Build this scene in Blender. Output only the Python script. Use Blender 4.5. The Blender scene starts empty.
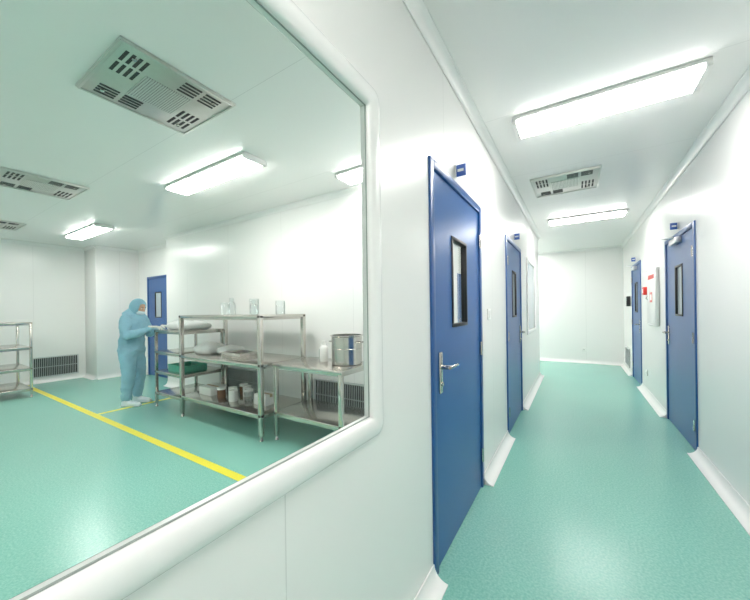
import bpy, bmesh, math, random
from mathutils import Vector, Matrix
random.seed(4)
scene = bpy.context.scene
try:
    scene.view_settings.view_transform = 'Standard'
    scene.view_settings.look = 'None'
except Exception as e:
    print(e)

# ------------------------------------------------------------ materials
def new_mat(name):
    m = bpy.data.materials.new(name); m.use_nodes = True
    nt = m.node_tree
    return m, nt, nt.nodes["Principled BSDF"]

def simple(name, col, rough=0.4, metal=0.0, noise=0.0, nscale=20, bump=0.0, coat=0.0, spec=0.5):
    m, nt, b = new_mat(name)
    b.inputs["Roughness"].default_value = rough
    b.inputs["Metallic"].default_value = metal
    b.inputs["Specular IOR Level"].default_value = spec
    b.inputs["Coat Weight"].default_value = coat
    tc = nt.nodes.new("ShaderNodeTexCoord")
    n = nt.nodes.new("ShaderNodeTexNoise"); n.inputs["Scale"].default_value = nscale
    n.inputs["Detail"].default_value = 3
    nt.links.new(tc.outputs["Object"], n.inputs["Vector"])
    mix = nt.nodes.new("ShaderNodeMix"); mix.data_type = 'RGBA'
    mix.inputs["A"].default_value = (*[c*(1-noise) for c in col], 1)
    mix.inputs["B"].default_value = (*[min(1, c*(1+noise)) for c in col], 1)
    nt.links.new(n.outputs["Fac"], mix.inputs["Factor"])
    nt.links.new(mix.outputs["Result"], b.inputs["Base Color"])
    if bump > 0:
        bp = nt.nodes.new("ShaderNodeBump"); bp.inputs["Strength"].default_value = bump
        bp.inputs["Distance"].default_value = 0.01
        nt.links.new(n.outputs["Fac"], bp.inputs["Height"])
        nt.links.new(bp.outputs["Normal"], b.inputs["Normal"])
    return m

def panel_mat(name, col, rough, seams):
    """white coated steel sandwich panel; seams = list of (axis, period, offset)"""
    m, nt, b = new_mat(name)
    N = nt.nodes; L = nt.links
    tc = N.new("ShaderNodeTexCoord"); sp = N.new("ShaderNodeSeparateXYZ")
    L.new(tc.outputs["Object"], sp.inputs[0])
    prev = None
    for ax, per, off in seams:
        a = N.new("ShaderNodeMath"); a.operation = 'ADD'; a.inputs[1].default_value = 100*per - off
        L.new(sp.outputs[ax], a.inputs[0])
        mo = N.new("ShaderNodeMath"); mo.operation = 'MODULO'; mo.inputs[1].default_value = per
        L.new(a.outputs[0], mo.inputs[0])
        lt = N.new("ShaderNodeMath"); lt.operation = 'LESS_THAN'; lt.inputs[1].default_value = 0.004
        L.new(mo.outputs[0], lt.inputs[0])
        if prev:
            mx = N.new("ShaderNodeMath"); mx.operation = 'MAXIMUM'
            L.new(prev.outputs[0], mx.inputs[0]); L.new(lt.outputs[0], mx.inputs[1]); prev = mx
        else: prev = lt
    no = N.new("ShaderNodeTexNoise"); no.inputs["Scale"].default_value = 0.9
    L.new(tc.outputs["Object"], no.inputs["Vector"])
    m0 = N.new("ShaderNodeMix"); m0.data_type = 'RGBA'
    m0.inputs["A"].default_value = (*[c*0.985 for c in col], 1); m0.inputs["B"].default_value = (*col, 1)
    L.new(no.outputs["Fac"], m0.inputs["Factor"])
    mix = N.new("ShaderNodeMix"); mix.data_type = 'RGBA'
    L.new(m0.outputs["Result"], mix.inputs["A"])
    mix.inputs["B"].default_value = (*[c*0.82 for c in col], 1)
    L.new(prev.outputs[0], mix.inputs["Factor"])
    L.new(mix.outputs["Result"], b.inputs["Base Color"])
    b.inputs["Roughness"].default_value = rough
    b2 = N.new("ShaderNodeTexNoise"); b2.inputs["Scale"].default_value = 1.6; b2.inputs["Detail"].default_value = 1
    L.new(tc.outputs["Object"], b2.inputs["Vector"])
    bp = N.new("ShaderNodeBump"); bp.inputs["Strength"].default_value = 0.06; bp.inputs["Distance"].default_value = 0.02
    L.new(b2.outputs["Fac"], bp.inputs["Height"]); L.new(bp.outputs["Normal"], b.inputs["Normal"])
    return m

def floor_mat():
    m, nt, b = new_mat("vinyl_floor"); N = nt.nodes; L = nt.links
    tc = N.new("ShaderNodeTexCoord")
    n1 = N.new("ShaderNodeTexNoise"); n1.inputs["Scale"].default_value = 85; n1.inputs["Detail"].default_value = 5
    n2 = N.new("ShaderNodeTexNoise"); n2.inputs["Scale"].default_value = 1.1; n2.inputs["Detail"].default_value = 2
    for n in (n1, n2): L.new(tc.outputs["Object"], n.inputs["Vector"])
    cr = N.new("ShaderNodeValToRGB")
    cr.color_ramp.elements[0].position = 0.36; cr.color_ramp.elements[0].color = (0.205, 0.51, 0.42, 1)
    cr.color_ramp.elements[1].position = 0.66; cr.color_ramp.elements[1].color = (0.31, 0.62, 0.53, 1)
    L.new(n1.outputs["Fac"], cr.inputs["Fac"])
    mix = N.new("ShaderNodeMix"); mix.data_type = 'RGBA'; mix.blend_type = 'MULTIPLY'
    mix.inputs["Factor"].default_value = 0.10
    L.new(cr.outputs["Color"], mix.inputs["A"]); L.new(n2.outputs["Fac"], mix.inputs["B"])
    L.new(mix.outputs["Result"], b.inputs["Base Color"])
    b.inputs["Roughness"].default_value = 0.25
    bp = N.new("ShaderNodeBump"); bp.inputs["Strength"].default_value = 0.15; bp.inputs["Distance"].default_value = 0.004
    L.new(n1.outputs["Fac"], bp.inputs["Height"]); L.new(bp.outputs["Normal"], b.inputs["Normal"])
    return m

def glass_mat(name, tint=(1, 1, 1), base=0.0, fmul=1.0):
    m = bpy.data.materials.new(name); m.use_nodes = True; nt = m.node_tree
    N = nt.nodes; L = nt.links; N.clear()
    out = N.new("ShaderNodeOutputMaterial"); tr = N.new("ShaderNodeBsdfTransparent")
    tr.inputs[0].default_value = (*tint, 1)
    gl = N.new("ShaderNodeBsdfGlossy"); gl.inputs["Roughness"].default_value = 0.02
    fr = N.new("ShaderNodeFresnel"); fr.inputs["IOR"].default_value = 1.4
    a = N.new("ShaderNodeMath"); a.operation = 'MULTIPLY_ADD'
    a.inputs[1].default_value = fmul; a.inputs[2].default_value = base; a.use_clamp = True
    L.new(fr.outputs[0], a.inputs[0])
    mx = N.new("ShaderNodeMixShader"); L.new(a.outputs[0], mx.inputs[0])
    L.new(tr.outputs[0], mx.inputs[1]); L.new(gl.outputs[0], mx.inputs[2]); L.new(mx.outputs[0], out.inputs[0])
    return m

def emit_mat(name, col, s):
    m, nt, b = new_mat(name)
    b.inputs["Base Color"].default_value = (*col, 1)
    b.inputs["Emission Color"].default_value = (*col, 1)
    b.inputs["Emission Strength"].default_value = s
    return m

def perf_mat():
    m, nt, b = new_mat("perforated_metal"); N = nt.nodes; L = nt.links
    tc = N.new("ShaderNodeTexCoord")
    v = N.new("ShaderNodeTexVoronoi"); v.inputs["Scale"].default_value = 75; v.inputs["Randomness"].default_value = 0
    L.new(tc.outputs["Object"], v.inputs["Vector"])
    cr = N.new("ShaderNodeValToRGB")
    cr.color_ramp.elements[0].position = 0.30; cr.color_ramp.elements[0].color = (0.06, 0.06, 0.06, 1)
    cr.color_ramp.elements[1].position = 0.36; cr.color_ramp.elements[1].color = (0.62, 0.63, 0.60, 1)
    L.new(v.outputs["Distance"], cr.inputs["Fac"]); L.new(cr.outputs["Color"], b.inputs["Base Color"])
    b.inputs["Metallic"].default_value = 0.5; b.inputs["Roughness"].default_value = 0.35
    return m

W = (0.90, 0.895, 0.88)
M_wall_y = panel_mat("wall_panel_y", W, 0.26, [(1, 1.18, 0.55)])
M_wall_x = panel_mat("wall_panel_x", W, 0.26, [(0, 1.18, 0.2)])
M_ceil = panel_mat("ceiling_panel", (0.88, 0.875, 0.86), 0.25, [(1, 1.18, 0.1)])
M_floor = floor_mat()
M_trim = simple("white_trim", (0.90, 0.895, 0.885), 0.25, noise=0.02)
M_trimgrey = simple("aluminium_trim", (0.62, 0.64, 0.65), 0.3, metal=0.5, noise=0.03)
M_blue = simple("door_blue", (0.019, 0.105, 0.33), 0.32, noise=0.05, nscale=3)
M_blued = simple("door_frame_blue", (0.015, 0.088, 0.285), 0.35, noise=0.05)
M_black = simple("black_rubber", (0.012, 0.013, 0.015), 0.4, noise=0.1)
M_gasket = simple("grey_gasket", (0.32, 0.36, 0.34), 0.5, noise=0.05)
M_steel = simple("stainless_steel", (0.60, 0.57, 0.53), 0.20, metal=0.95, noise=0.10, nscale=9)
M_steeld = simple("brushed_plate", (0.56, 0.57, 0.54), 0.32, metal=0.7, noise=0.06)
M_perf = perf_mat()
M_dark = simple("dark_slot", (0.02, 0.021, 0.023), 0.6, noise=0.1)
M_glass = glass_mat("window_glass", (0.985, 0.995, 0.99), 0.0, 0.8)
M_ware = glass_mat("lab_glass", (0.94, 0.97, 0.97), 0.03, 0.6)
M_frost = simple("frosted_pane", (0.50, 0.56, 0.60), 0.12, noise=0.08, nscale=4)
M_white = simple("white_plastic", (0.82, 0.82, 0.80), 0.35, noise=0.02)
M_red = simple("red_plastic", (0.65, 0.03, 0.02), 0.35, noise=0.04)
M_sign = simple("sign_blue", (0.03, 0.10, 0.42), 0.3, noise=0.03)
M_yellow = simple("yellow_tape", (0.88, 0.80, 0.06), 0.4, noise=0.05)
M_lens = emit_mat("lamp_diffuser", (1.0, 0.975, 0.94), 31.0)
M_suit = simple("coverall_fabric", (0.27, 0.50, 0.63), 0.75, noise=0.10, nscale=14, bump=0.9)
M_glove = simple("latex_glove", (0.80, 0.80, 0.74), 0.5, noise=0.03)
M_skin = simple("skin", (0.62, 0.38, 0.27), 0.5, noise=0.05)
M_mask = simple("face_mask", (0.72, 0.82, 0.86), 0.7, noise=0.03)
M_cloth = simple("white_cloth", (0.78, 0.79, 0.78), 0.7, noise=0.06, bump=0.5)
M_teal = simple("teal_tray", (0.07, 0.42, 0.30), 0.4, noise=0.05)
M_brown = simple("card", (0.45, 0.34, 0.22), 0.7, noise=0.1)
M_amber = simple("brown_bottle", (0.16, 0.07, 0.03), 0.2, noise=0.1)

# ------------------------------------------------------------ mesh builder
class MB:
    def __init__(s): s.v = []; s.f = []; s.m = []; s.mats = []; s.sm = []
    def mi(s, mat):
        if mat not in s.mats: s.mats.append(mat)
        return s.mats.index(mat)
    def add(s, vs, fs, mat, smooth=False):
        o = len(s.v); i = s.mi(mat)
        s.v += [tuple(v) for v in vs]
        for f in fs:
            s.f.append([o+k for k in f]); s.m.append(i); s.sm.append(smooth)
    def box(s, x0, x1, y0, y1, z0, z1, mat, bev=0.0, M=None, seg=2):
        bm = bmesh.new(); bmesh.ops.create_cube(bm, size=1)
        for v in bm.verts:
            v.co = Vector(((x0+x1)/2+v.co.x*(x1-x0), (y0+y1)/2+v.co.y*(y1-y0), (z0+z1)/2+v.co.z*(z1-z0)))
        if bev > 0:
            bev = min(bev, 0.49*min(abs(x1-x0), abs(y1-y0), abs(z1-z0)))
            bmesh.ops.bevel(bm, geom=bm.edges[:], offset=bev, segments=seg, affect='EDGES', profile=0.5)
        if M: bm.transform(M)
        s.bm(bm, mat, bev > 0)
    def bm(s, bm, mat, smooth=False):
        bm.verts.ensure_lookup_table(); bm.verts.index_update()
        s.add([v.co.copy() for v in bm.verts], [[v.index for v in f.verts] for f in bm.faces], mat, smooth)
        bm.free()
    def lathe(s, prof, cx, cy, mat, n=28, M=None):
        vs = []; fs = []
        for r, z in prof:
            for k in range(n):
                a = 2*math.pi*k/n
                p = Vector((cx+r*math.cos(a), cy+r*math.sin(a), z))
                vs.append(M @ p if M else p)
        for i in range(len(prof)-1):
            for k in range(n):
                k2 = (k+1) % n
                fs.append([i*n+k, i*n+k2, (i+1)*n+k2, (i+1)*n+k])
        if prof[0][0] > 1e-5: fs.append([k for k in range(n)][::-1])
        s.add(vs, fs, mat, True)
    def tube(s, pts, rad, mat, n=10, caps=True):
        pts = [Vector(p) for p in pts]
        if not isinstance(rad, (list, tuple)): rad = [rad]*len(pts)
        vs = []; fs = []
        for i, p in enumerate(pts):
            if i == 0: d = pts[1]-pts[0]
            elif i == len(pts)-1: d = pts[-1]-pts[-2]
            else: d = (pts[i+1]-pts[i]).normalized()+(pts[i]-pts[i-1]).normalized()
            d.normalize()
            ref = Vector((0, 1, 0)) if abs(d.y) < 0.9 else Vector((0, 0, 1))
            a = ref.cross(d).normalized(); b = d.cross(a).normalized()
            r = rad[i]; ra, rb = (r if isinstance(r, (tuple, list)) else (r, r))
            for k in range(n):
                t = 2*math.pi*k/n
                vs.append(p + a*ra*math.cos(t) + b*rb*math.sin(t))
        for i in range(len(pts)-1):
            for k in range(n):
                k2 = (k+1) % n
                fs.append([i*n+k, i*n+k2, (i+1)*n+k2, (i+1)*n+k])
        if caps:
            fs.append(list(range(n))[::-1]); fs.append([(len(pts)-1)*n+k for k in range(n)])
        s.add(vs, fs, mat, True)
    def ball(s, c, r, mat, seg=16):
        bm = bmesh.new(); bmesh.ops.create_uvsphere(bm, u_segments=seg, v_segments=seg//2+2, radius=1)
        r = r if isinstance(r, (tuple, list)) else (r, r, r)
        for v in bm.verts: v.co = Vector((c[0]+v.co.x*r[0], c[1]+v.co.y*r[1], c[2]+v.co.z*r[2]))
        s.bm(bm, mat, True)
    def obj(s, name, loc=(0, 0, 0), rz=0.0, parent=None, auto=True):
        me = bpy.data.meshes.new(name)
        me.from_pydata(s.v, [], s.f)
        for m in s.mats: me.materials.append(m)
        me.polygons.foreach_set("material_index", s.m)
        me.polygons.foreach_set("use_smooth", s.sm)
        me.update()
        if auto:
            try: me.set_sharp_from_angle(angle=math.radians(40))
            except Exception: pass
        o = bpy.data.objects.new(name, me); scene.collection.objects.link(o)
        o.location = loc; o.rotation_euler = (0, 0, rz)
        if parent: o.parent = parent
        return o

# ------------------------------------------------------------ dimensions
XL, XR = -0.618, 0.92
T = 0.06
TW = 0.022      # thin glazed wall panel between room and corridor
ZC = 2.73
YB, YE = -2.0, 9.2
XF = -8.9       # far wall of the clean room
YP = 2.97       # rear partition of the clean room

def wall_x(name, x0, x1, y0, y1, holes, mat, z1=ZC):
    """wall lying in a plane of constant x; holes = (ya,yb,za,zb)"""
    b = MB()
    ys = sorted({y0, y1, *[h[0] for h in holes], *[h[1] for h in holes]})
    for a, c in zip(ys[:-1], ys[1:]):
        mid = (a+c)/2
        hs = sorted([(h[2], h[3]) for h in holes if h[0] < mid < h[1]])
        z = 0.0
        for za, zb in hs:
            if za > z+1e-4: b.box(x0, x1, a, c, z, za, mat)
            z = zb
        if z < z1: b.box(x0, x1, a, c, z, z1, mat)
    return b.obj(name)

# floor / ceiling
b = MB(); b.box(XF-0.2, XR+0.2, YB-0.2, YE+0.2, -0.1, 0.0, M_floor); b.obj("floor")
b = MB(); b.box(XF-0.2, XR+0.2, YB-0.2, YE+0.2, ZC, ZC+0.1, M_ceil); b.obj("ceiling")

D1 = (1.50, 2.51); D2 = (3.55, 4.62)
DA = (3.98, 5.12); DB = (6.85, 7.85)
DH = 2.12
WIN = (-1.3, 0.945, 0.97, 2.075)
WIN2 = (5.25, 6.25, 1.0, 2.05)
wall_x("wall_left", XL-TW, XL, YB, 7.1, [(*WIN,), (D1[0], D1[1], 0, DH), (D2[0], D2[1], 0, DH), WIN2], M_wall_y)
wall_x("wall_right", XR, XR+T, YB, YE, [(DA[0], DA[1], 0, DH), (DB[0], DB[1], 0, DH)], M_wall_y)
b = MB(); b.box(-3.1, XR+T, YE, YE+T, 0, ZC, M_wall_x); b.obj("wall_back")
b = MB(); b.box(XF-T, XR+T, YB-T, YB, 0, ZC, M_wall_x); b.obj("wall_front")
b = MB(); b.box(-3.1, XL-TW, 7.1-T, 7.1, 0, ZC, M_wall_x); b.obj("wall_passage_side")
b = MB(); b.box(-3.1-T, -3.1, 7.1-T, YE+T, 0, ZC, M_wall_y); b.obj("wall_passage_end")
b = MB(); b.box(-6.42, XL-TW, YP, YP+0.3, 0, ZC, M_wall_x); b.obj("wall_partition")
DR = (-7.9, -6.95)
b = MB()
b.box(-8.3, DR[0], 3.27, 3.33, 0, ZC, M_wall_x); b.box(DR[1], -6.42, 3.27, 3.33, 0, ZC, M_wall_x)
b.box(DR[0], DR[1], 3.27, 3.33, DH, ZC, M_wall_x); b.obj("wall_room_rear")
b = MB(); b.box(XF-T, XF, YB, 2.5, 0, ZC, M_wall_y); b.obj("wall_far")
b = MB(); b.box(XF-T, -8.3, 2.5, 3.33, 0, ZC, M_wall_y, bev=0.03); b.obj("wall_column")

# ------------------------------------------------------------ cove baseboards & ceiling coves
def prof_base(r=0.075):
    P = [(0.0, 0.0), (r, 0.0), (r, 0.006)]
    for k in range(1, 8):
        a = k/8*math.pi/2
        P.append((r-(r-0.006)*math.sin(a), r-(r-0.006)*math.cos(a)))
    P += [(0.006, r), (0.0, r)]
    return P
def prism(name, p0, p1, nrm, prof, mat, zbase=0.0, flip=False, b=None):
    own = b is None
    if own: b = MB()
    vs = []
    n = len(prof)
    for p in (p0, p1):
        for d, z in prof:
            vs.append((p[0]+nrm[0]*d, p[1]+nrm[1]*d, zbase + (-z if flip else z)))
    fs = [[i, (i+1) % n, n+(i+1) % n, n+i] for i in range(n)]
    fs += [list(range(n)), [n+i for i in range(n)][::-1]]
    b.add(vs, fs, mat, True)
    if own: return b.obj(name)
PB = prof_base(); PC = prof_base(0.055)
def trimset(name, segs, prof, zb=0.0, flip=False):
    b = MB()
    for p0, p1, n in segs: prism(None, p0, p1, n, prof, M_trim, zb, flip, b)
    o = b.obj(name)
    bm = bmesh.new(); bm.from_mesh(o.data); bmesh.ops.recalc_face_normals(bm, faces=bm.faces); bm.to_mesh(o.data); bm.free()
    return o
e = 0.001
trimset("baseboard_left", [((XL+e, YB), (XL+e, D1[0]), (1, 0)), ((XL+e, D1[1]), (XL+e, D2[0]), (1, 0)), ((XL+e, D2[1]), (XL+e, 7.1), (1, 0))], PB)
trimset("baseboard_right", [((XR-e, YB), (XR-e, DA[0]), (-1, 0)), ((XR-e, DA[1]), (XR-e, DB[0]), (-1, 0)), ((XR-e, DB[1]), (XR-e, YE), (-1, 0))], PB)
trimset("baseboard_back", [((-3.1, YE-e), (XR, YE-e), (0, -1))], PB)
trimset("baseboard_room", [((-6.42, YP-e), (XL-TW, YP-e), (0, -1)), ((XF+e, YB), (XF+e, 2.5), (1, 0)), ((XF, 2.5-e), (-8.3, 2.5-e), (0, -1)),
                           ((-8.3+e, 2.5), (-8.3+e, 3.27), (1, 0)), ((-8.3, 3.27-e), (DR[0], 3.27-e), (0, -1)),
                           ((XL-TW-e, YB), (XL-TW-e, D1[0]), (-1, 0)), ((XL-TW-e, D1[1]), (XL-TW-e, YP), (-1, 0))], PB)
trimset("trim_ceiling_corridor", [((XL+e, YB), (XL+e, 7.1), (1, 0)), ((XR-e, YB), (XR-e, YE), (-1, 0)), ((-3.1, YE-e), (XR, YE-e), (0, -1))], PC, ZC-e, True)
trimset("trim_ceiling_room", [((-6.42, YP-e), (XL-TW, YP-e), (0, -1)), ((XF+e, YB), (XF+e, 2.5), (1, 0)), ((XF, 2.5-e), (-8.3, 2.5-e), (0, -1)),
                              ((-8.3+e, 2.5), (-8.3+e, 3.27), (1, 0)), ((-8.3, 3.27-e), (-6.42, 3.27-e), (0, -1)),
                              ((XL-TW-e, YB), (XL-TW-e, YP), (-1, 0))], PC, ZC-e, True)

# floor marking tape
b = MB(); b.box(XF+0.1, XL-TW-0.1, 1.565, 1.64, 0.0005, 0.002, M_yellow)
b.box(-5.45, -5.39, 1.64, YP-0.1, 0.0005, 0.002, M_yellow); b.obj("floor_marking_tape")

# ------------------------------------------------------------ windows
def window(name, y0, y1, z0, z1, wf, pane, both=True):
    b = MB()
    def path(off, rc):
        P = []
        a0, a1, c0, c1 = y0-off, y1+off, z0-off, z1+off
        for (cy, cz, st) in ((a1-rc, c1-rc, 0), (a0+rc, c1-rc, 90), (a0+rc, c0+rc, 180), (a1-rc, c0+rc, 270)):
            for k in range(7):
                t = math.radians(st+k*15)
                P.append((cy+rc*math.cos(t), cz+rc*math.sin(t)))
        return P
    for side in ((1, -1) if both else (1,)):
        prof = []
        K = 10
        for k in range(K+1):
            t = math.pi*k/K
            prof.append((wf/2-wf/2*math.cos(t)-0.002, (0.020 if side == 1 else 0.008)*math.sin(t)**0.8))
        rows = []
        vs = []
        for off, h in prof:
            pts = path(off, 0.008+max(off, 0)*0.45)
            rows.append(len(pts))
            for y, z in pts:
                x = XL + e + h if side == 1 else XL - TW - e - h
                vs.append((x, y, z))
        n = rows[0]; fs = []
        for i in range(len(prof)-1):
            for k in range(n):
                k2 = (k+1) % n
                f = [i*n+k, i*n+k2, (i+1)*n+k2, (i+1)*n+k]
                fs.append(f if side == -1 else f[::-1])
        b.add(vs, fs, M_trim, True)
    for (a, c, p, q) in ((y0-0.004, y1+0.004, z0-0.004, z0+0.002), (y0-0.004, y1+0.004, z1-0.002, z1+0.004)):
        b.box(XL-TW, XL, a, c, p, q, M_trim)
    b.box(XL-TW, XL, y0-0.004, y0+0.002, z0, z1, M_trim); b.box(XL-TW, XL, y1-0.002, y1+0.004, z0, z1, M_trim)
    xg = XL-0.004
    b.box(xg-0.0015, xg+0.0015, y0, y1, z0+0.002, z0+0.005, M_gasket)
    b.box(xg-0.0015, xg+0.0015, y0, y1, z1-0.005, z1-0.002, M_gasket)
    b.box(xg-0.0015, xg+0.0015, y1-0.005, y1-0.002, z0, z1, M_gasket)
    b.add([(xg, y0, z0), (xg, y1, z0), (xg, y1, z1), (xg, y0, z1)], [[0, 1, 2, 3]], pane)
    return b.obj(name)
window("window_1", *WIN, 0.075, M_glass)
window("window_2", *WIN2, 0.06, M_frost, both=False)

# ------------------------------------------------------------ doors (local: x along wall, +y out of the wall)
def door(name, w, loc, rz, handle=1, pane=M_frost, win=(0.0, 0.28, 1.24, 1.78), closer=False, frame_mat=M_blued):
    b = MB(); h = DH; f = 0.05; d = 0.055
    x0, x1 = -w/2+0.002, w/2-0.002
    b.box(x0, x0+f, -d, 0.012, 0, h-0.002, frame_mat, 0.004); b.box(x1-f, x1, -d, 0.012, 0, h-0.002, frame_mat, 0.004)
    b.box(x0+f, x1-f, -d, 0.012, h-f, h-0.002, frame_mat, 0.004)
    a, c = x0+f+0.004, x1-f-0.004; z0, z1 = 0.008, h-f-0.004
    wx, ww, wz0, wz1 = win
    p, q = wx-ww/2, wx+ww/2
    ly0, ly1 = -0.045, 0.0
    b.box(a, p, ly0, ly1, z0, z1, M_blue); b.box(q, c, ly0, ly1, z0, z1, M_blue)
    b.box(p, q, ly0, ly1, z0, wz0, M_blue); b.box(p, q, ly0, ly1, wz1, z1, M_blue)
    yy = 0.003; t = 0.020
    b.box(p, q, ly0, yy+0.004, wz0, wz0+t, M_black, 0.003); b.box(p, q, ly0, yy+0.004, wz1-t, wz1, M_black, 0.003)
    b.box(p, p+t, ly0, yy+0.004, wz0+t, wz1-t, M_black, 0.003); b.box(q-t, q, ly0, yy+0.004, wz0+t, wz1-t, M_black, 0.003)
    b.add([(p, -0.012, wz0), (q, -0.012, wz0), (q, -0.012, wz1), (p, -0.012, wz1)], [[0, 1, 2, 3]], pane)
    hx = (c-0.07) if handle > 0 else (a+0.07)
    b.box(hx-0.022, hx+0.022, 0.0, 0.010, 0.90, 1.12, M_steel, 0.006)
    b.tube([(hx, 0.005, 1.04), (hx, 0.055, 1.04)], 0.011, M_steel)
    s = -1 if handle > 0 else 1
    b.tube([(hx, 0.052, 1.04), (hx+s*0.03, 0.057, 1.04), (hx+s*0.13, 0.055, 1.037)], [0.011, 0.010, 0.008], M_steel)
    b.tube([(hx, 0.008, 0.95), (hx, 0.018, 0.95)], 0.011, M_steel)
    gx = (a-0.002) if handle > 0 else (c+0.002)
    for hz in (0.25, 1.05, 1.85):
        b.tube([(gx, 0.012, hz-0.05), (gx, 0.012, hz+0.05)], 0.009, M_steel)
    if closer:
        b.box(-0.12, 0.16, 0.0, 0.05, h-0.12, h-0.06, M_trimgrey, 0.008)
        b.tube([(-0.06, 0.05, h-0.06), (0.12, 0.12, h-0.03), (0.28, 0.03, h-0.02)], 0.007, M_trimgrey)
    return b.obj(name, loc, rz)
rL, rR, rY = -math.pi/2, math.pi/2, math.pi
door("door_1", D1[1]-D1[0], (XL, sum(D1)/2, 0), rL, handle=1, pane=M_glass, win=(0.02, 0.30, 1.24, 1.78))
door("door_2", D2[1]-D2[0], (XL, sum(D2)/2, 0), rL, handle=-1)
door("door_3", DA[1]-DA[0], (XR, sum(DA)/2, 0), rR, handle=1, closer=True)
door("door_4", DB[1]-DB[0], (XR, sum(DB)/2, 0), rR, handle=-1, closer=True)
door("door_5", DR[1]-DR[0], (sum(DR)/2, 3.27, 0), rY, handle=1)

def plate(loc, rz):
    b = MB(); b.box(-0.005, 0.005, 0.0, 0.065, -0.035, 0.035, M_sign, 0.003)
    b.box(-0.010, 0.010, 0.0, 0.008, -0.038, 0.038, M_trimgrey, 0.003)
    b.box(-0.0062, 0.0062, 0.015, 0.052, -0.008, 0.008, M_white)
    return b.obj("door_sign", loc, rz)
plate((XL+e, 1.93, 2.19), rL); plate((XL+e, 4.1, 2.19), rL)
plate((XR-e, 4.55, 2.19), rR); plate((XR-e, 7.35, 2.19), rR)

# ------------------------------------------------------------ ceiling lamps
def lamp(x0, x1, y0, y1):
    cx, cy = (x0+x1)/2, (y0+y1)/2; a, c = (x1-x0)/2, (y1-y0)/2
    b = MB()
    b.box(-a, a, -c, c, -0.025, -0.001, M_white, 0.006)
    b.box(-a, -a+0.03, -c, c, -0.050, -0.020, M_white, 0.004)
    b.box(a-0.03, a, -c, c, -0.050, -0.020, M_white, 0.004)
    b.box(-a+0.032, a-0.032, -c+0.012, c-0.012, -0.048, -0.024, M_lens, 0.012)
    return b.obj("fluorescent_ceiling_lamp", (cx, cy, ZC))
lamp(-0.38, 0.66, 2.50, 2.78)
lamp(-0.37, 0.65, 5.72, 6.00)
lamp(-0.38, 0.64, -0.5, -0.22)  # unseen lamp, added behind the camera to light the near corridor
lamp(-2.0, -0.9, 7.75, 8.03)  # added lamp, hidden round the corner, brightens the far end of the corridor
lamp(-2.0, -0.9, 8.5, 8.78)  # second hidden lamp added in the passage for more far-end light
lamp(-3.78, -2.40, 1.74, 1.98)
lamp(-7.6, -6.2, 1.87, 2.12)
lamp(-2.05, -0.8, 2.53, 2.78)
lamp(-3.80, -2.43, -0.9, -0.66)  # unseen room lamp, added out of view for extra light
lamp(-7.5, -6.1, -0.9, -0.66)  # likewise added out of view, lights the far part of the room

# ------------------------------------------------------------ ceiling diffusers
def diffuser(cx, cy):
    b = MB(); a = 0.32
    b.box(-a, a, -a, a, -0.012, -0.001, M_steeld, 0.003)
    for s in (-1, 1):
        b.box(s*(a-0.012)-0.008, s*(a-0.012)+0.008, -a+0.01, a-0.01, -0.020, -0.010, M_steeld, 0.003)
        b.box(-a+0.01, a-0.01, s*(a-0.012)-0.008, s*(a-0.012)+0.008, -0.020, -0.010, M_steeld, 0.003)
    b.box(-0.13, 0.13, -0.13, 0.13, -0.016, -0.011, M_perf)
    for q in range(4):
        R = Matrix.Rotation(q*math.pi/2, 4, 'Z')
        for col in range(2):
            for row in range(4):
                x = -0.20+col*0.125; y = 0.165+row*0.032
                b.box(x-0.05, x+0.05, y-0.008, y+0.008, -0.0145, -0.0118, M_dark, 0.0, M=R)
        b.tube([R @ Vector((0.22, 0.22, -0.02)), R @ Vector((0.22, 0.22, -0.011))], 0.012, M_steel)
    return b.obj("ceiling_air_diffuser", (cx, cy, ZC))
diffuser(-0.09, 4.14); diffuser(-2.22, 1.0); diffuser(-4.83, 1.0); diffuser(-7.40, 1.0)

# ------------------------------------------------------------ return-air grilles
def grille(w, h, loc, rz, n):
    b = MB()
    b.box(-w/2, w/2, 0.001, 0.006, 0, h, M_dark)
    f = 0.022
    b.box(-w/2, w/2, 0.0, 0.018, 0, f, M_trimgrey, 0.003); b.box(-w/2, w/2, 0.0, 0.018, h-f, h, M_trimgrey, 0.003)
    b.box(-w/2, -w/2+f, 0.0, 0.018, f, h-f, M_trimgrey, 0.003); b.box(w/2-f, w/2, 0.0, 0.018, f, h-f, M_trimgrey, 0.003)
    for k in range(1, n):
        x = -w/2+f+(w-2*f)*k/n
        b.box(x-0.003, x+0.003, 0.004, 0.015, f, h-f, M_trimgrey)
    b.box(-w/2+f, w/2-f, 0.006, 0.012, h/2-0.005, h/2+0.005, M_trimgrey)
    return b.obj("return_air_grille", loc, rz)
grille(0.68, 0.40, (XF+e, 2.04, 0.10), rL, 24)
grille(0.92, 0.38, (-2.30, YP-e, 0.13), rY, 34)
grille(0.92, 0.38, (-4.30, YP-e, 0.13), rY, 34)
grille(0.60, 0.38, (XR-e, 8.55, 0.10), rR, 16)

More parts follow.
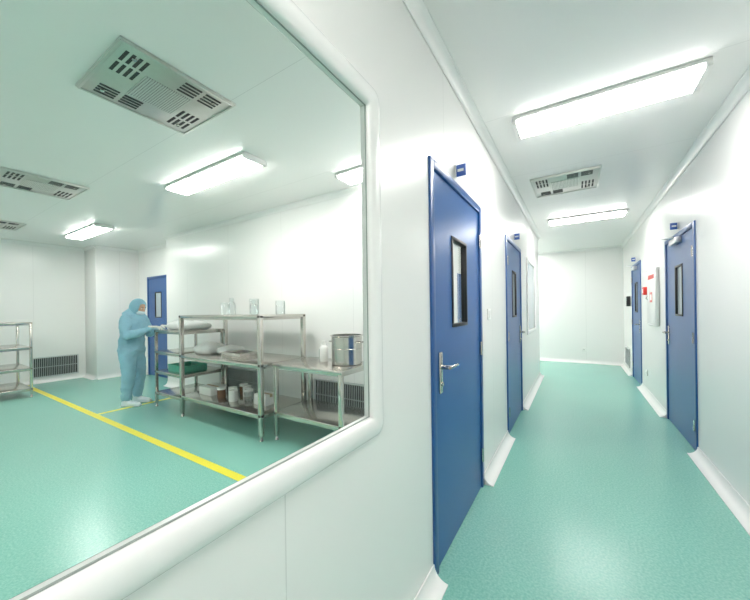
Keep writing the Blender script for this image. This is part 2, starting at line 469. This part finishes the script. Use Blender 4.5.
# ------------------------------------------------------------ stainless racks & tables
def rack(name, w, d, tiers, loc, rz=0, post=0.035, top_over=0.0, posth=None, thick=0.03):
    b = MB(); H = posth or tiers[-1]
    for sx in (-1, 1):
        for sy in (-1, 1):
            cx, cy = sx*(w/2-post/2-top_over), sy*(d/2-post/2-top_over)
            b.box(cx-post/2, cx+post/2, cy-post/2, cy+post/2, 0.05, H-0.004, M_steel, 0.004)
            b.lathe([(0.0, 0.0), (0.018, 0.0), (0.022, 0.006), (0.012, 0.02), (0.012, 0.055)], cx, cy, M_steel, 14)
    for i, z in enumerate(tiers):
        o = 0 if (i == len(tiers)-1 or top_over == 0) else top_over
        b.box(-w/2+o, w/2-o, -d/2+o, d/2-o, z-thick, z, M_steel, 0.005)
        b.box(-w/2+o+0.02, w/2-o-0.02, -d/2+o+0.02, d/2-o-0.02, z-thick-0.02, z-thick, M_steel)
    return b.obj(name, loc, rz)
rack("stainless_shelf_rack", 1.60, 0.66, [0.28, 0.80, 1.31], (-3.55, 2.48, 0), post=0.045, thick=0.035)
rack("stainless_trolley_rack", 0.74, 0.60, [0.22, 0.52, 0.80, 1.10], (-4.76, 2.50, 0))
rack("stainless_work_table", 0.92, 0.57, [0.30, 0.80], (-2.24, 2.54, 0), post=0.04, top_over=0.01, thick=0.035)
rack("stainless_shelf_rack", 0.90, 0.55, [0.15, 0.48, 0.82, 1.22], (-7.95, 1.17, 0))

# ------------------------------------------------------------ things on the racks
def pot(loc, r=0.155, h=0.29):
    b = MB()
    b.lathe([(r-0.01, 0.0), (r, 0.008), (r, h*0.55), (r+0.004, h*0.56), (r, h*0.57), (r, h-0.01), (r+0.012, h), (r+0.012, h+0.006), (r-0.006, h+0.006), (r-0.006, 0.012), (0.0, 0.012)], 0, 0, M_steel, 36)
    for s in (-1, 1):
        b.tube([(s*r, -0.05, h*0.78), (s*(r+0.035), -0.045, h*0.78), (s*(r+0.04), 0, h*0.78), (s*(r+0.035), 0.045, h*0.78), (s*r, 0.05, h*0.78)], 0.006, M_steel)
    return b.obj("stainless_stock_pot", loc)
pot((-1.985, 2.61, 0.801))
def bottle(loc, r=0.035, h=0.18, mat=M_white, name="reagent_bottle", cap=M_white):
    b = MB()
    b.lathe([(r*0.9, 0), (r, 0.006), (r, h*0.62), (r*0.8, h*0.72), (r*0.42, h*0.80), (r*0.42, h*0.86)], 0, 0, mat, 24)
    b.lathe([(r*0.52, h*0.84), (r*0.54, h), (r*0.3, h*1.01), (0, h*1.01)], 0, 0, cap, 20)
    return b.obj(name, loc)
bottle((-2.30, 2.62, 0.801), 0.045, 0.22)
bottle((-2.40, 2.70, 0.801), 0.035, 0.17, M_ware)
def beaker(loc, r=0.05, h=0.13):
    b = MB(); b.lathe([(r*0.95, 0), (r, 0.006), (r, h*0.96), (r*1.06, h)], 0, 0, M_ware, 24)
    return b.obj("glass_beaker", loc)
for i, (x, y, h) in enumerate([(-3.72, 2.40, 0.19), (-3.52, 2.35, 0.20), (-3.36, 2.55, 0.24), (-3.12, 2.36, 0.16), (-2.95, 2.60, 0.2)]):
    if i % 2: bottle((x, y, 1.311), 0.045, h, M_ware, "glass_bottle", M_ware)
    else: beaker((x, y, 1.311), 0.055, h*0.8)
def jar(loc, r=0.045, h=0.11, mat=M_ware):
    b = MB(); b.lathe([(r*0.95, 0), (r, 0.006), (r, h*0.78), (r*0.9, h*0.8)], 0, 0, mat, 20)
    b.lathe([(r*1.03, h*0.79), (r*1.03, h), (0, h)], 0, 0, M_white, 20)
    return b.obj("storage_jar", loc)
for i, (x, y) in enumerate([(-3.75, 2.35), (-3.62, 2.42), (-3.48, 2.33), (-3.66, 2.60), (-3.35, 2.45), (-3.52, 2.55)]):
    jar((x, y, 0.281), 0.05, 0.13, (M_amber, M_ware, M_white)[i % 3])
def bundle(loc, sx, sy, sz, rz=0, name="wrapped_cloth_pack"):
    b = MB(); bm = bmesh.new(); bmesh.ops.create_cube(bm, size=1)
    bmesh.ops.subdivide_edges(bm, edges=bm.edges[:], cuts=5, use_grid_fill=True)
    for v in bm.verts:
        c = v.co
        k = 1-0.25*(abs(c.z)*2)**3
        v.co = Vector((c.x*sx*k, c.y*sy*k, (c.z+0.5)*sz*(1-0.35*max(abs(c.x), abs(c.y))*2*0.8) + random.uniform(0, 0.006)*(1 if c.z > -0.49 else 0)))
    b.bm(bm, M_cloth, True); return b.obj(name, loc, rz, auto=False)
bundle((-4.84, 2.45, 1.101), 0.28, 0.30, 0.14, 0.1)
bundle((-4.56, 2.48, 1.101), 0.24, 0.34, 0.13, -0.15)
bundle((-4.10, 2.42, 0.801), 0.30, 0.26, 0.16, 0.2)
bundle((-3.80, 2.52, 0.801), 0.24, 0.26, 0.12, -0.1)
def tray(loc, w, d, h, mat, name):
    b = MB(); t = 0.006
    b.box(-w/2, w/2, -d/2, d/2, 0, t, mat)
    for s in (-1, 1):
        b.box(s*w/2-t/2, s*w/2+t/2, -d/2, d/2, t, h, mat, 0.002); b.box(-w/2, w/2, s*d/2-t/2, s*d/2+t/2, t, h, mat, 0.002)
        b.box(s*(w/2+0.006)-0.01, s*(w/2+0.006)+0.01, -d/2-0.01, d/2+0.01, h-0.005, h, mat, 0.002)
    return b.obj(name, loc)
tray((-3.45, 2.42, 0.801), 0.36, 0.28, 0.06, M_steel, "steel_tray")
tray((-4.72, 2.45, 0.521), 0.42, 0.32, 0.09, M_teal, "plastic_tray")
def carton(loc, w, d, h):
    b = MB(); b.box(-w/2, w/2, -d/2, d/2, 0, h, M_white, 0.004); b.box(-w/2-0.0005, w/2+0.0005, -0.02, 0.02, h-0.03, h+0.0008, M_brown)
    return b.obj("small_carton", loc)
carton((-3.05, 2.45, 0.281), 0.20, 0.16, 0.12)
carton((-4.05, 2.42, 0.281), 0.26, 0.22, 0.10)

# ------------------------------------------------------------ right wall equipment
b = MB()
b.box(-0.30, 0.30, 0.0, 0.035, 0, 0.78, M_white, 0.01); b.box(-0.28, 0.28, 0.035, 0.039, 0.02, 0.76, M_trim, 0.002)
b.box(-0.20, 0.20, 0.039, 0.041, 0.64, 0.70, M_red); b.box(-0.08, 0.08, 0.039, 0.0415, 0.32, 0.46, M_red); b.box(-0.05, 0.05, 0.0415, 0.042, 0.35, 0.43, M_white)
b.tube([(0.24, 0.035, 0.36), (0.24, 0.06, 0.38), (0.24, 0.035, 0.42)], 0.006, M_steel)
b.obj("fire_hose_cabinet", (XR-e, 5.78, 1.08), rR)
b = MB(); b.box(-0.06, 0.06, 0, 0.05, -0.06, 0.06, M_red, 0.008); b.box(-0.035, 0.035, 0.05, 0.053, -0.03, 0.03, M_white, 0.001)
b.obj("fire_alarm_call_point", (XR-e, 6.35, 1.58), rR)
b = MB(); b.box(-0.07, 0.07, 0, 0.06, -0.1, 0.1, M_black, 0.01); b.box(-0.05, 0.05, 0.06, 0.062, 0.0, 0.07, M_frost); b.obj("access_keypad", (XR-e, 8.15, 1.45), rR)
def socket(loc, rz):
    b = MB(); b.box(-0.045, 0.045, 0, 0.012, -0.045, 0.045, M_white, 0.004)
    for x in (-0.012, 0.012): b.box(x-0.003, x+0.003, 0.0115, 0.0128, -0.01, 0.01, M_dark)
    return b.obj("wall_socket", loc, rz)
socket((0.15, YE-e, 0.32), rY); socket((XR-e, 6.4, 0.32), rR)
b = MB(); b.box(-0.045, 0.045, 0, 0.01, -0.045, 0.045, M_white, 0.004); b.box(-0.02, 0.02, 0.009, 0.014, -0.03, 0.03, M_white, 0.002)
b.obj("light_switch", (XL+e, 2.75, 1.3), rL)

# ------------------------------------------------------------ the worker
root = bpy.data.objects.new("cleanroom_worker", None); scene.collection.objects.link(root)
root.location = (-5.56, 2.10, 0); root.rotation_euler = (0, 0, math.atan2(0.54, 0.84)); root.scale = (0.96, 0.96, 0.96)
def remesh(o, vox, sm=6):
    r = o.modifiers.new("r", 'REMESH'); r.mode = 'VOXEL'; r.voxel_size = vox; r.use_smooth_shade = True
    s = o.modifiers.new("s", 'SMOOTH'); s.iterations = sm; s.factor = 0.5
def chain(b, pts, rad, mat, sub=4):
    pts = [Vector(p) for p in pts]
    b.tube(pts, rad, mat, n=18)
    for p, r in zip(pts, rad):
        ra, rb = (r if isinstance(r, (tuple, list)) else (r, r))
        m = min(ra, rb)
        b.ball(p, m*0.99, mat, 14)
b = MB()
b.tube([(-0.02, 0, 0.74), (-0.02, 0, 0.84), (-0.015, 0, 0.95), (0.0, 0, 1.06), (0.02, 0, 1.18), (0.035, 0, 1.28), (0.045, 0, 1.345), (0.055, 0, 1.385)],
       [(0.10, 0.13), (0.155, 0.195), (0.15, 0.185), (0.145, 0.18), (0.155, 0.195), (0.138, 0.20), (0.105, 0.165), (0.06, 0.08)], M_suit, n=28)
b.tube([(0.05, 0, 1.33), (0.07, 0, 1.44)], [0.072, 0.066], M_suit, n=18)
for s in (-1, 1):
    chain(b, [(0.03, s*0.16, 1.315), (0.055, s*0.225, 1.20), (0.09, s*0.245, 1.075), (0.22, s*0.21, 1.10), (0.36, s*0.15, 1.165)],
          [0.082, 0.075, 0.068, 0.060, 0.038], M_suit)
    chain(b, [(-0.015, s*0.088, 0.84), (0.0, s*0.105, 0.66), (0.02, s*0.11, 0.47), (-0.01, s*0.112, 0.28), (-0.02, s*0.112, 0.12)],
          [0.118, 0.100, 0.084, 0.082, 0.066], M_suit)
o = b.obj("coverall", parent=root, auto=False); remesh(o, 0.012, 5)
tex = bpy.data.textures.new("folds", 'CLOUDS'); tex.noise_scale = 0.09
dm = o.modifiers.new("folds", 'DISPLACE'); dm.texture = tex; dm.strength = 0.035; dm.mid_level = 0.5
b = MB()
for s in (-1, 1):
    chain(b, [(-0.03, s*0.11, 0.20), (-0.025, s*0.11, 0.06)], [0.062, 0.055], M_mask)
    chain(b, [(-0.05, s*0.11, 0.045), (0.03, s*0.112, 0.045), (0.12, s*0.116, 0.035), (0.17, s*0.118, 0.030)],
          [(0.045, 0.045), (0.043, 0.048), (0.034, 0.05), (0.026, 0.036)], M_mask)
    b.box(-0.09, 0.19, s*0.113-0.045, s*0.113+0.045, 0.0, 0.022, M_mask, 0.01)
o = b.obj("boots", parent=root, auto=False); remesh(o, 0.009, 3)
hd = bpy.data.objects.new("head", None); scene.collection.objects.link(hd); hd.parent = root
hd.location = (0.085, 0, 1.475); hd.rotation_euler = (0, math.radians(20), 0)
b = MB()
b.ball((0, 0, 0.02), (0.092, 0.074, 0.112), M_skin, 26)
b.ball((0.035, 0, -0.05), (0.045, 0.042, 0.045), M_skin, 18)
b.tube([(0.086, 0, 0.03), (0.104, 0, -0.008), (0.088, 0, -0.018)], [0.010, 0.016, 0.010], M_skin, 12)
for s in (-1, 1): b.ball((0.0, s*0.074, 0.01), (0.018, 0.010, 0.030), M_skin, 12)
o = b.obj("face", parent=hd, auto=False); remesh(o, 0.006, 3)
b = MB()
for s in (-1, 1):
    b.ball((0.083, s*0.030, 0.022), (0.008, 0.014, 0.007), M_white, 12); b.ball((0.0895, s*0.030, 0.022), (0.003, 0.006, 0.006), M_black, 10)
    b.tube([(0.088, s*0.014, 0.042), (0.088, s*0.032, 0.047), (0.078, s*0.048, 0.041)], [0.003, 0.004, 0.002], M_black, 8)
b.tube([(0.098, -0.022, -0.04), (0.102, 0, -0.038), (0.098, 0.022, -0.04)], [0.004, 0.006, 0.004], M_red, 8)
b.obj("eyes_and_brows", parent=hd, auto=False)
b = MB()
bm = bmesh.new(); bmesh.ops.create_uvsphere(bm, u_segments=28, v_segments=20, radius=1)
bmesh.ops.delete(bm, geom=[v for v in bm.verts if v.co.x < 0.15 or v.co.z > 0.45], context='VERTS')
for v in bm.verts: v.co = Vector((0.022+v.co.x*0.096, v.co.y*0.076, -0.035+v.co.z*0.062))
b.bm(bm, M_mask, True); o = b.obj("mask", parent=hd, auto=False)
m = o.modifiers.new("t", 'SOLIDIFY'); m.thickness = 0.003
b = MB()
bm = bmesh.new(); bmesh.ops.create_uvsphere(bm, u_segments=36, v_segments=26, radius=1)
def inface(v): return v.co.x > 0.70 and -0.8 < v.co.z < 0.55
bmesh.ops.delete(bm, geom=[v for v in bm.verts if inface(v) or v.co.z < -0.93], context='VERTS')
for v in bm.verts: v.co = Vector((-0.006+v.co.x*0.118, v.co.y*0.098, 0.018+v.co.z*0.134))
b.bm(bm, M_suit, True); o = b.obj("hood", parent=hd, auto=False)
m = o.modifiers.new("t", 'SOLIDIFY'); m.thickness = 0.006; m = o.modifiers.new("ss", 'SUBSURF'); m.levels = 1; m.render_levels = 1
b = MB(); b.tube([(-0.02, 0, -0.055), (-0.045, 0, -0.10), (-0.055, 0, -0.15)], [(0.09, 0.085), (0.095, 0.10), (0.12, 0.135)], M_suit, 28, caps=False)
o = b.obj("hood_skirt", parent=hd, auto=False); m = o.modifiers.new("t", 'SOLIDIFY'); m.thickness = 0.005
def hand(side):
    b = MB()
    t = -side
    b.tube([(-0.035, 0, 0.0), (0.0, 0, 0), (0.03, 0, 0), (0.065, 0, 0.0), (0.085, 0, -0.002)], [(0.024, 0.030), (0.020, 0.032), (0.017, 0.039), (0.015, 0.041), (0.012, 0.038)], M_glove, 16)
    for k, (off, ln) in enumerate(((0.029, 0.070), (0.010, 0.078), (-0.010, 0.072), (-0.028, 0.056))):
        y = t*off; x0 = 0.076-0.004*abs(k-1)
        P = [(x0, y, 0.0), (x0+ln*0.42, y*1.15, -0.006), (x0+ln*0.72, y*1.2, -0.024), (x0+ln*0.88, y*1.2, -0.044)]
        R = [0.0095, 0.0088, 0.008, 0.0065]
        chain(b, P, R, M_glove)
    chain(b, [(0.012, t*0.026, -0.004), (0.040, t*0.052, -0.014), (0.066, t*0.060, -0.024), (0.086, t*0.054, -0.032)], [0.014, 0.0115, 0.0095, 0.0075], M_glove)
    o = b.obj("hand_left" if side > 0 else "hand_right", parent=root, auto=False)
    o.location = (0.385, side*0.142, 1.190); o.rotation_euler = (0, math.radians(-2), math.radians(-side*14))
    remesh(o, 0.0035, 2)
hand(1); hand(-1)

# ------------------------------------------------------------ world & camera
w = bpy.data.worlds.new("World"); scene.world = w; w.use_nodes = True
w.node_tree.nodes["Background"].inputs[0].default_value = (0.8, 0.85, 0.9, 1); w.node_tree.nodes["Background"].inputs[1].default_value = 0.3

F_PX = 320.0
th = math.atan2(201, F_PX); rho = math.radians(0.75)
F = Vector((-math.sin(th), math.cos(th), 0)); R = Vector((math.cos(th), math.sin(th), 0)); Z = Vector((0, 0, 1))
Rp = R*math.cos(rho)-Z*math.sin(rho); Up = Z*math.cos(rho)+R*math.sin(rho)
Mx = Matrix((Rp, Up, -F)).transposed().to_4x4(); Mx.translation = (0, 0, 1.35)
cd = bpy.data.cameras.new("camera"); cam = bpy.data.objects.new("camera", cd); scene.collection.objects.link(cam)
cam.matrix_world = Mx
cd.sensor_width = 36; cd.sensor_fit = 'HORIZONTAL'; cd.lens = F_PX/750*36; cd.shift_y = 9.6/750; cd.clip_start = 0.02
scene.camera = cam
